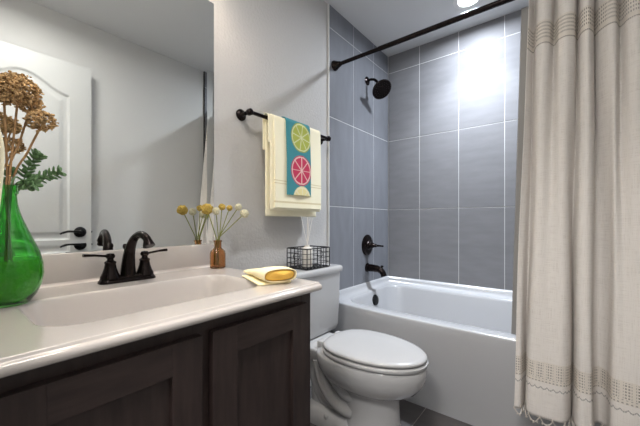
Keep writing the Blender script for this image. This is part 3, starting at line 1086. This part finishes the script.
def curtain_pt(i, z):
    p = P2[i]
    t = (z - CBOT) / (CTOP - CBOT)            # 0 bottom .. 1 top
    u = i / (len(P2) - 1)
    ymid = 1.628
    py = p.y - 0.062
    y_top = P2T[i].y
    y_bot = py + 0.006 * math.sin(u * 23 + z * 2.0) * (1 - t)
    y = y_bot + (y_top - y_bot) * t ** 1.15
    xt = P2T[i].x
    x = p.x + (xt - p.x) * t + 0.004 * math.sin(z * 5 + u * 12) * (1 - t)
    return Vector((min(x, RW - 0.016), y, z))


bm = bmesh.new()
uvl = bm.loops.layers.uv.new('cloth')
G = []
for i in range(len(P2)):
    col_ = []
    for j in range(NV + 1):
        z = CBOT + (CTOP - CBOT) * j / NV
        col_.append(bm.verts.new(curtain_pt(i, z)))
    G.append(col_)
for i in range(len(P2) - 1):
    for j in range(NV):
        f = bm.faces.new((G[i][j], G[i + 1][j], G[i + 1][j + 1], G[i][j + 1]))
        for l, (ii, jj) in zip(f.loops, ((i, j), (i + 1, j), (i + 1, j + 1), (i, j + 1))):
            l[uvl].uv = (acc[ii], CBOT + (CTOP - CBOT) * jj / NV)
cur = build('shower_curtain', bm, M_LINEN, None, base=(1.3, RY, CBOT), angle=80, normals=False)
tag(cur, 'beige linen shower curtain with openwork bands bunched at the right of the tub', 'curtain')
solidify(cur, 0.0016, 0)
# scalloped fringe along the hem
bm = bmesh.new()
s, step = 0.0, 0.042
while s < acc[-1] - step:
    pts = []
    for k in range(13):
        q = s + step * k / 12
        i = min(range(len(acc)), key=lambda i_: abs(acc[i_] - q))
        b_ = curtain_pt(i, CBOT)
        pts.append(Vector((b_.x, b_.y - 0.001, CBOT + 0.004 - 0.026 * math.sin(PI * k / 12) ** 0.7)))
    tube(bm, pts, 0.0016, 6)
    for k in (0, 3, 6, 9):
        lathe(bm, [(0, 0.003), (0.0022, 0.0), (0.003, -0.006), (0, -0.010)], pts[k], (0, 0, 1), 6)
    s += step
fr = build('hem_fringe', bm, mat('fringe_thread', srgb(206, 198, 188), 0.9), cur)

bm = bmesh.new()
LP = spline([(1.046, 1.800, 0), (1.075, 1.806, 0), (1.12, 1.815, 0), (1.17, 1.80, 0), (1.21, 1.815, 0), (1.25, 1.80, 0), (1.29, 1.815, 0), (1.33, 1.80, 0), (1.37, 1.815, 0), (1.40, 1.80, 0)], 8)


def liner_pt(i, b):
    z = 0.41 + (2.066 - 0.41) * b
    p = LP[i]
    t = b
    y = p.y + (RY + 0.072 + (p.y - 1.808) * 0.5 - p.y) * t
    return Vector((p.x + 0.044 * t, y, z))


G = [[bm.verts.new(liner_pt(i, j / 50)) for j in range(51)] for i in range(len(LP))]
for i in range(len(LP) - 1):
    for j in range(50):
        bm.faces.new((G[i][j], G[i + 1][j], G[i + 1][j + 1], G[i][j + 1]))
ln = build('shower_liner', bm, M_LINER, None, base=(1.2, RY, 0.41), angle=80)
tag(ln, 'grey curtain liner hanging inside the tub behind the linen curtain', 'curtain liner')
solidify(ln, 0.001, 0)

hx = [1.128, 1.182, 1.262, 1.335, 1.41, 1.485]
names = ['leftmost dark curtain hook on the rod at the edge of the linen curtain', 'second dark curtain hook from the left on the shower rod',
         'third curtain hook from the left on the shower rod', 'fourth curtain hook from the left on the shower rod', 'fifth curtain hook from the left on the shower rod', 'rightmost curtain hook, nearest the right wall on the shower rod']
for x, lb in zip(hx, names):
    i = min(range(len(P2)), key=lambda i_: abs(curtain_pt(i_, CTOP - 0.02).x - x))
    c = curtain_pt(i, CTOP - 0.025)
    r = thing('curtain_hook', (x, RY, RZ - 0.02), lb, 'curtain hook', 'hooks along the shower rod')
    bm = bmesh.new()
    ring = [Vector((x, RY + 0.0195 * math.cos(t), RZ - 0.002 + 0.021 * math.sin(t))) for t in [PI * 1.45 - 2 * PI * k / 24 * 0.95 for k in range(25)]]
    ring.append(Vector((c.x, c.y - 0.006, c.z + 0.006)))
    tube(bm, ring, 0.0018, 6)
    build('wire_ring', bm, M_BLACK, r)
    bm = bmesh.new()
    lathe(bm, [(0, -0.004), (0.008, -0.004), (0.010, 0.0), (0.006, 0.006), (0, 0.007)], (c.x, c.y - 0.008, c.z), (0, -1, 0), 14)
    build('button', bm, M_BLACK, r)

# ------------------------------------------------------------------ wire basket and reed diffuser on the tank
KX0, KX1, KY0, KY1, KZ, KH = 0.045, 0.192, 1.245, 1.442, 0.7675, 0.112
root = thing('wire_basket', ((KX0 + KX1) / 2, (KY0 + KY1) / 2, KZ), 'black wire basket on the toilet tank lid', 'basket')
zr = KZ + 0.004
wr = 0.0016
bm = bmesh.new()
for z, r in ((KZ + 0.004, 0.0032), (KZ + KH, 0.0032)):
    L = rrect(KX0, KX1, KY0, KY1, z, 0.008)
    tube(bm, L + [L[0], L[1]], r, 8, caps=False)
build('rim', bm, M_BLACK, root)
bm = bmesh.new()
for k in range(1, 4):
    L = rrect(KX0, KX1, KY0, KY1, KZ + 0.004 + (KH - 0.004) * k / 4, 0.008)
    tube(bm, L + [L[0], L[1]], wr, 6, caps=False)
nx, ny = 5, 7
for k in range(nx + 1):
    x = KX0 + (KX1 - KX0) * k / nx
    for y in (KY0, KY1):
        tube(bm, [(x, y, KZ + 0.004), (x, y, KZ + KH)], wr if 0 < k < nx else 0.0026, 6)
for k in range(1, ny):
    y = KY0 + (KY1 - KY0) * k / ny
    for x in (KX0, KX1):
        tube(bm, [(x, y, KZ + 0.004), (x, y, KZ + KH)], wr, 6)
build('side_mesh', bm, M_BLACK, root)
bm = bmesh.new()
for k in range(1, nx):
    x = KX0 + (KX1 - KX0) * k / nx
    tube(bm, [(x, KY0, KZ + 0.0035), (x, KY1, KZ + 0.0035)], wr, 6)
for k in range(1, ny):
    y = KY0 + (KY1 - KY0) * k / ny
    tube(bm, [(KX0, y, KZ + 0.0035), (KX1, y, KZ + 0.0035)], wr, 6)
build('base_mesh', bm, M_BLACK, root)
for yy, sg in ((KY0, -1), (KY1, 1)):
    bm = bmesh.new()
    c = Vector(((KX0 + KX1) / 2, yy + sg * 0.0035, KZ + KH * 0.62))
    tube(bm, [c + Vector((0.022 * math.cos(t), 0, 0.020 * math.sin(t))) for t in [2 * PI * k / 20 for k in range(21)]], 0.0016, 6, caps=False)
    build('ring_handle', bm, M_BRONZE, root)
dx, dy = 0.118, 1.332
zb = KZ + 0.006
root = thing('reed_diffuser', (dx, dy, zb), 'white ceramic reed diffuser bottle standing in the wire basket', 'diffuser')
bm = bmesh.new()
lathe(bm, [(0, 0), (0.028, 0), (0.030, 0.003), (0.030, 0.095), (0.028, 0.104), (0.020, 0.110), (0.013, 0.112), (0.013, 0.122), (0.009, 0.122), (0.009, 0.10), (0, 0.10)], (dx, dy, zb), (0, 0, 1), 28)
build('bottle', bm, M_CERAM, root)
for k, (ax, ay) in enumerate([(-0.028, -0.022), (0.006, -0.006), (0.012, 0.030), (-0.01, 0.028), (0.022, -0.020)]):
    bm = bmesh.new()
    tube(bm, [(dx - ax * 0.12, dy - ay * 0.12, zb + 0.102), (dx + ax, dy + ay, zb + 0.285 - 0.006 * k)], 0.0016, 6)
    build('reed', bm, M_REED, root)

# ------------------------------------------------------------------ folded yellow cloth on the counter
root = None
FC = Vector((0.468, 0.732, CT))
ang = math.radians(-22)
ax_l = Vector((math.cos(ang), math.sin(ang), 0))       # along the roll, towards the front edge
ax_w = Vector((-math.sin(ang), math.cos(ang), 0))


def fold_pt(t, s, w, h, z0):
    """flattened roll outline"""
    c, q = math.cos(t), math.sin(t)
    x = w * math.copysign(abs(c) ** 0.8, c)
    z = z0 + h * (1 + math.copysign(abs(q) ** 0.75, q))
    return FC + ax_l * s + ax_w * x + Vector((0, 0, z))


bm = bmesh.new()
nL, nT = 16, 36
rings = []
for i in range(nL + 1):
    s = -0.115 + 0.215 * i / nL
    k = smooth(-0.115, 0.06, s)
    w = 0.055 + 0.003 * math.sin(s * 40)
    h = 0.010 + 0.0135 * k
    rings.append([bm.verts.new(fold_pt(2 * PI * j / nT, s + 0.012 * math.sin(2 * PI * j / nT * 1 + 0.6), w, h, 0.007)) for j in range(nT)])
for A, B in zip(rings, rings[1:]):
    for j in range(nT):
        bm.faces.new((A[j], A[(j + 1) % nT], B[(j + 1) % nT], B[j]))
bm.faces.new(rings[0])
cl = build('folded_washcloth', bm, M_CLOTH, None, base=(FC.x, FC.y, CT), angle=80)
solidify(cl, 0.003, -1)
tag(cl, 'pale yellow folded washcloth lying on the front corner of the counter', 'washcloth')
bm = bmesh.new()
rings = []
for s, k in ((0.050, 0.80), (0.065, 0.88), (0.091, 0.88), (0.097, 0.78), (0.100, 0.5), (0.1015, 0.2)):
    rings.append([FC + ax_l * (s + 0.012 * math.sin(2 * PI * j / nT + 0.6)) + ax_w * (0.0525 * k * math.copysign(abs(math.cos(2 * PI * j / nT)) ** 0.8, math.cos(2 * PI * j / nT))) + Vector((0, 0, 0.0300 + 0.0205 * k * math.copysign(abs(math.sin(2 * PI * j / nT)) ** 0.75, math.sin(2 * PI * j / nT)))) for j in range(nT)])
loft(bm, rings)
build('inner_fold', bm, M_YELLOW, cl, angle=80)['label'] = 'golden yellow inner side'
bm = bmesh.new()
lps = []
for z, g in ((0.0006, -0.005), (0.002, -0.003), (0.005, -0.003), (0.0065, -0.007)):
    lps.append([FC + ax_l * (p.x - 0.012) + ax_w * (p.y - 0.004) + Vector((0, 0, z)) for p in rrect(-0.105 - g, 0.098 + g, -0.066 - g, 0.055 + g, 0, 0.012)])
loft(bm, lps)
build('under_fold', bm, M_CLOTH, cl, angle=60)

# ------------------------------------------------------------------ amber bottle with flower balls
AX, AY = 0.085, 0.780
root = thing('bud_vase', (AX, AY, CT), 'small amber glass bottle vase by the mirror at the end of the counter', 'vase')
bm = bmesh.new()
lathe(bm, [(0, 0.0005), (0.030, 0.0005), (0.033, 0.004), (0.033, 0.062), (0.030, 0.074), (0.020, 0.083), (0.0155, 0.088), (0.0155, 0.112), (0.018, 0.113), (0.018, 0.120), (0.013, 0.120), (0.0125, 0.088), (0.017, 0.080), (0.027, 0.071), (0.0295, 0.060), (0.0295, 0.007), (0, 0.006)], (AX, AY, CT), (0, 0, 1), 32)
build('glass_body', bm, M_AMBER, root)

heads = [  # (head centre, radius, material, label)
    ((0.0988, 0.7623, 1.0725), 0.0135, M_WHITEF, 'pale flower ball beside the mirror edge, directly above the amber bottle'),
    ((0.0926, 0.7958, 1.0909), 0.0120, M_BILLY, 'small mustard flower ball just right of the pale one above the amber bottle'),
    ((0.0841, 0.8402, 1.0882), 0.0110, M_BILLY, 'mustard flower ball on an upright stem, nearest the two pale ones at right'),
    ((0.1238, 0.8592, 1.0923), 0.0125, M_WHITEF, 'pale flower ball high at the right in the amber bottle'),
    ((0.1691, 0.857, 1.0626), 0.0150, M_WHITEF, 'rightmost flower ball leaning out of the amber bottle'),
    ((0.1051, 0.7162, 1.0795), 0.0185, M_BILLY, 'largest mustard flower ball leaning left over the mirror edge'),
]
for k, (hp, r, m, lb) in enumerate(heads):
    r *= 1.22
    h = Vector(hp)
    a = 2 * PI * k / 6
    foot = Vector((AX - (h.x - AX) * 0.16, AY - (h.y - AY) * 0.12, CT + 0.012))
    neck = Vector((AX + 0.006 * math.cos(a), AY + 0.006 * math.sin(a), CT + 0.112))
    rt = thing('dried_flower', foot, lb, 'flower', 'flower balls in the amber bottle')
    bm = bmesh.new()
    tube(bm, spline([foot, neck, neck.lerp(h, 0.5) + Vector((0, 0, 0.004)), h], 5), 0.0022, 6)
    build('stem', bm, M_STEMG, rt)
    bm = bmesh.new()
    blob(bm, h, r, 3)
    rr = random.Random(k)
    for v in bm.verts:
        v.co = h + (v.co - h) * (1 + rr.uniform(-0.16, 0.12))
    build('flower_head', bm, m, rt)

# ------------------------------------------------------------------ green glass vase with dried flowers
GX, GY = 0.208, 0.121
root = thing('glass_vase', (GX, GY, CT), 'large green glass bottle vase at the left end of the counter', 'vase')
outer = [(0, 0.0006), (0.036, 0.0006), (0.041, 0.005), (0.052, 0.022), (0.061, 0.046), (0.0655, 0.073), (0.064, 0.098), (0.057, 0.128), (0.045, 0.158), (0.034, 0.186), (0.026, 0.208), (0.020, 0.228), (0.0165, 0.246), (0.0150, 0.262), (0.0155, 0.268), (0.0180, 0.271), (0.0180, 0.276), (0.0155, 0.279), (0.0165, 0.290)]
inner = [(0.0135, 0.290), (0.0125, 0.270), (0.0138, 0.246), (0.0172, 0.228), (0.031, 0.186), (0.042, 0.158), (0.054, 0.128), (0.0608, 0.098), (0.0622, 0.073), (0.0578, 0.046), (0.0485, 0.023), (0.036, 0.011), (0, 0.009)]
bm = bmesh.new()
lathe(bm, outer + inner, (GX, GY, CT), (0, 0, 1), 48)
build('glass_body', bm, M_GREEN, root)
bm = bmesh.new()
lathe(bm, [(0, 0.010), (0.035, 0.012), (0.0478, 0.024), (0.0570, 0.047), (0.0613, 0.073), (0.0600, 0.098), (0.0582, 0.108), (0, 0.108)], (GX, GY, CT), (0, 0, 1), 48)
build('water', bm, M_GWATER, root)

dh = [  # head centre, radius, label
    ((0.2131, 0.1367, 1.3534), 0.044, 'big brown dried flower cluster, highest and fullest in the green vase'),
    ((0.2177, 0.1788, 1.2870), 0.030, 'small brown dried flower cluster leaning right out of the green vase'),
    ((0.2286, 0.1107, 1.3414), 0.038, 'brown dried flower cluster at the far left of the green vase'),
    ((0.1553, 0.1673, 1.3387), 0.026, 'brown dried flower cluster at the back, between the big and small clusters'),
]
for k, (hp, r, lb) in enumerate(dh):
    h = Vector(hp)
    foot = Vector((GX - (h.x - GX) * 0.25 + 0.004 * k, GY + 0.006 * (k - 1.5), CT + 0.016))
    neck = Vector((GX + 0.005 * math.cos(k * 1.7), GY + 0.005 * math.sin(k * 1.7), CT + 0.285))
    rt = thing('dried_flower', foot, lb, 'flower', 'dried flower clusters in the green vase')
    bm = bmesh.new()
    tube(bm, spline([foot, neck, neck.lerp(h, 0.55) + Vector((0, 0, -0.004)), h - Vector((0, 0, r * 0.5))], 5), 0.0024, 6)
    for q in range(9):
        a = 2 * PI * q / 9
        tipp = h + Vector((r * 0.6 * math.cos(a), r * 0.6 * math.sin(a), r * 0.1))
        tube(bm, [h - Vector((0, 0, r * 0.7)), (h - Vector((0, 0, r * 0.3))).lerp(tipp, 0.6), tipp], 0.0009, 5)
    build('stem', bm, M_DSTEM, rt)
    bm = bmesh.new()
    rr = random.Random(40 + k)
    nb = int(620 * (r / 0.04) ** 2)
    for q in range(nb):
        u = Vector((rr.gauss(0, 1), rr.gauss(0, 1), rr.gauss(0, 1))).normalized()
        lump = 1 + 0.20 * math.sin(u.x * 6 + k) * math.sin(u.y * 5 + 2 * k)
        rad = r * lump * (rr.uniform(0.55, 1.0) ** 0.5)
        p = h + Vector((u.x * rad, u.y * rad, u.z * rad * 0.85))
        rot = Matrix.Rotation(rr.uniform(0, PI), 3, Vector((rr.random(), rr.random(), rr.random() + 0.01)))
        blob(bm, p, rr.uniform(0.0028, 0.0058), 1, (1, 0.75, 0.45), rot)
    jiggle(bm, 0.0006, k)
    build('flower_head', bm, M_DRIED, rt)

# leafy sprig
foot = Vector((GX + 0.002, GY, CT + 0.03))
rt = thing('leafy_sprig', foot, 'dark green leafy sprig sticking out of the green vase neck', 'plant sprig')
neck = Vector((GX + 0.006, GY + 0.004, CT + 0.287))
tipA, tipB, mid = Vector((0.2117, 0.174, 1.1989)), Vector((0.2282, 0.2128, 1.1585)), Vector((0.2042, 0.1488, 1.133))
bm = bmesh.new()
brA = spline([mid, Vector((0.2033, 0.1545, 1.1589)), Vector((0.2084, 0.165, 1.1851)), tipA], 8)
brB = spline([mid, Vector((0.2037, 0.1676, 1.1349)), Vector((0.2167, 0.1908, 1.1466)), tipB], 8)
brC = spline([mid, Vector((0.2149, 0.151, 1.1223)), Vector((0.2344, 0.1666, 1.1223))], 8)
tube(bm, spline([foot, neck, mid], 6), 0.002, 6)
for br in (brA, brB, brC):
    tube(bm, br, 0.0014, 6)
build('stem', bm, M_LEAF, rt)
bm = bmesh.new()
rr = random.Random(3)
for bi, br in enumerate((brA, brB, brC)):
    for i in range(2, len(br), 3):
        d = (br[i] - br[i - 1]).normalized()
        a, b = frame_axes(d)
        for q in range(4 if i < len(br) - 4 else 6):
            t = 0.7 * i + q * 2 * PI / (4 if i < len(br) - 4 else 6) + rr.uniform(-0.3, 0.3)
            o_ = (a * math.cos(t) + b * math.sin(t))
            dr = (o_ * 0.9 + d * 0.6).normalized()
            L_ = rr.uniform(0.017, 0.021)
            c = br[i] + dr * (L_ * 0.55)
            z = dr
            x = z.cross(d).normalized() if z.cross(d).length > 1e-4 else a
            y = z.cross(x)
            R_ = Matrix((x, y, z)).transposed()
            blob(bm, c, L_ * 0.58, 2, (0.58, 0.24, 1.0), R_)
fo = build('leaves', bm, M_LEAF, rt)

# ------------------------------------------------------------------ cream hand towel on a ring by the doorway wall
root = thing('towel_ring', (0.585, 0.0, 1.24), 'bronze towel ring on the wall at the left edge', 'towel ring')
bm = bmesh.new()
lathe(bm, [(0, 0.0005), (0.026, 0.0005), (0.026, 0.006), (0.012, 0.014), (0.010, 0.028), (0.013, 0.034), (0.011, 0.044), (0, 0.045)], (0.585, 0, 1.315), (0, 1, 0), 20)
build('post', bm, M_BRONZE, root)
bm = bmesh.new()
tube(bm, [Vector((0.585 + 0.07 * math.sin(t), 0.045, 1.245 + 0.07 * math.cos(t))) for t in [2 * PI * k / 36 for k in range(37)]], 0.0045, 8, caps=False)
build('ring', bm, M_BRONZE, root)


def ringt(a, b):
    # cloth folded through the ring: front hem -> over ring bottom -> back hem
    r = 0.010
    lf, lb = 0.215, 0.205
    zc = 1.176
    tot = lf + PI * r + lb
    s = a * tot
    w = 0.060
    x = 0.585 + (b - 0.5) * 2 * w
    if s < lf:
        k = lf - s
        y, z = 0.045 + r, zc + 0.012 - k
        y += 0.008 * smooth(0.0, 0.06, k) - 0.008 * smooth(0.06, 0.2, k) + 0.002 * math.sin(b * 14)
    elif s < lf + PI * r:
        t = (s - lf) / r
        y, z = 0.045 + r * math.cos(t), zc + 0.012 + r * math.sin(t)
    else:
        k = s - lf - PI * r
        y, z = 0.045 - r, zc + 0.012 - k
        y -= 0.006 * smooth(0.0, 0.06, k)
    return Vector((x, y, z))


bm = bmesh.new()
grid(bm, 70, 24, ringt)
tw = build('hand_towel', bm, M_CREAM, None, base=(0.585, 0.045, 1.18), angle=80)
solidify(tw, 0.005, 0)
tag(tw, 'cream hand towel hanging in the towel ring at the left edge', 'towel')
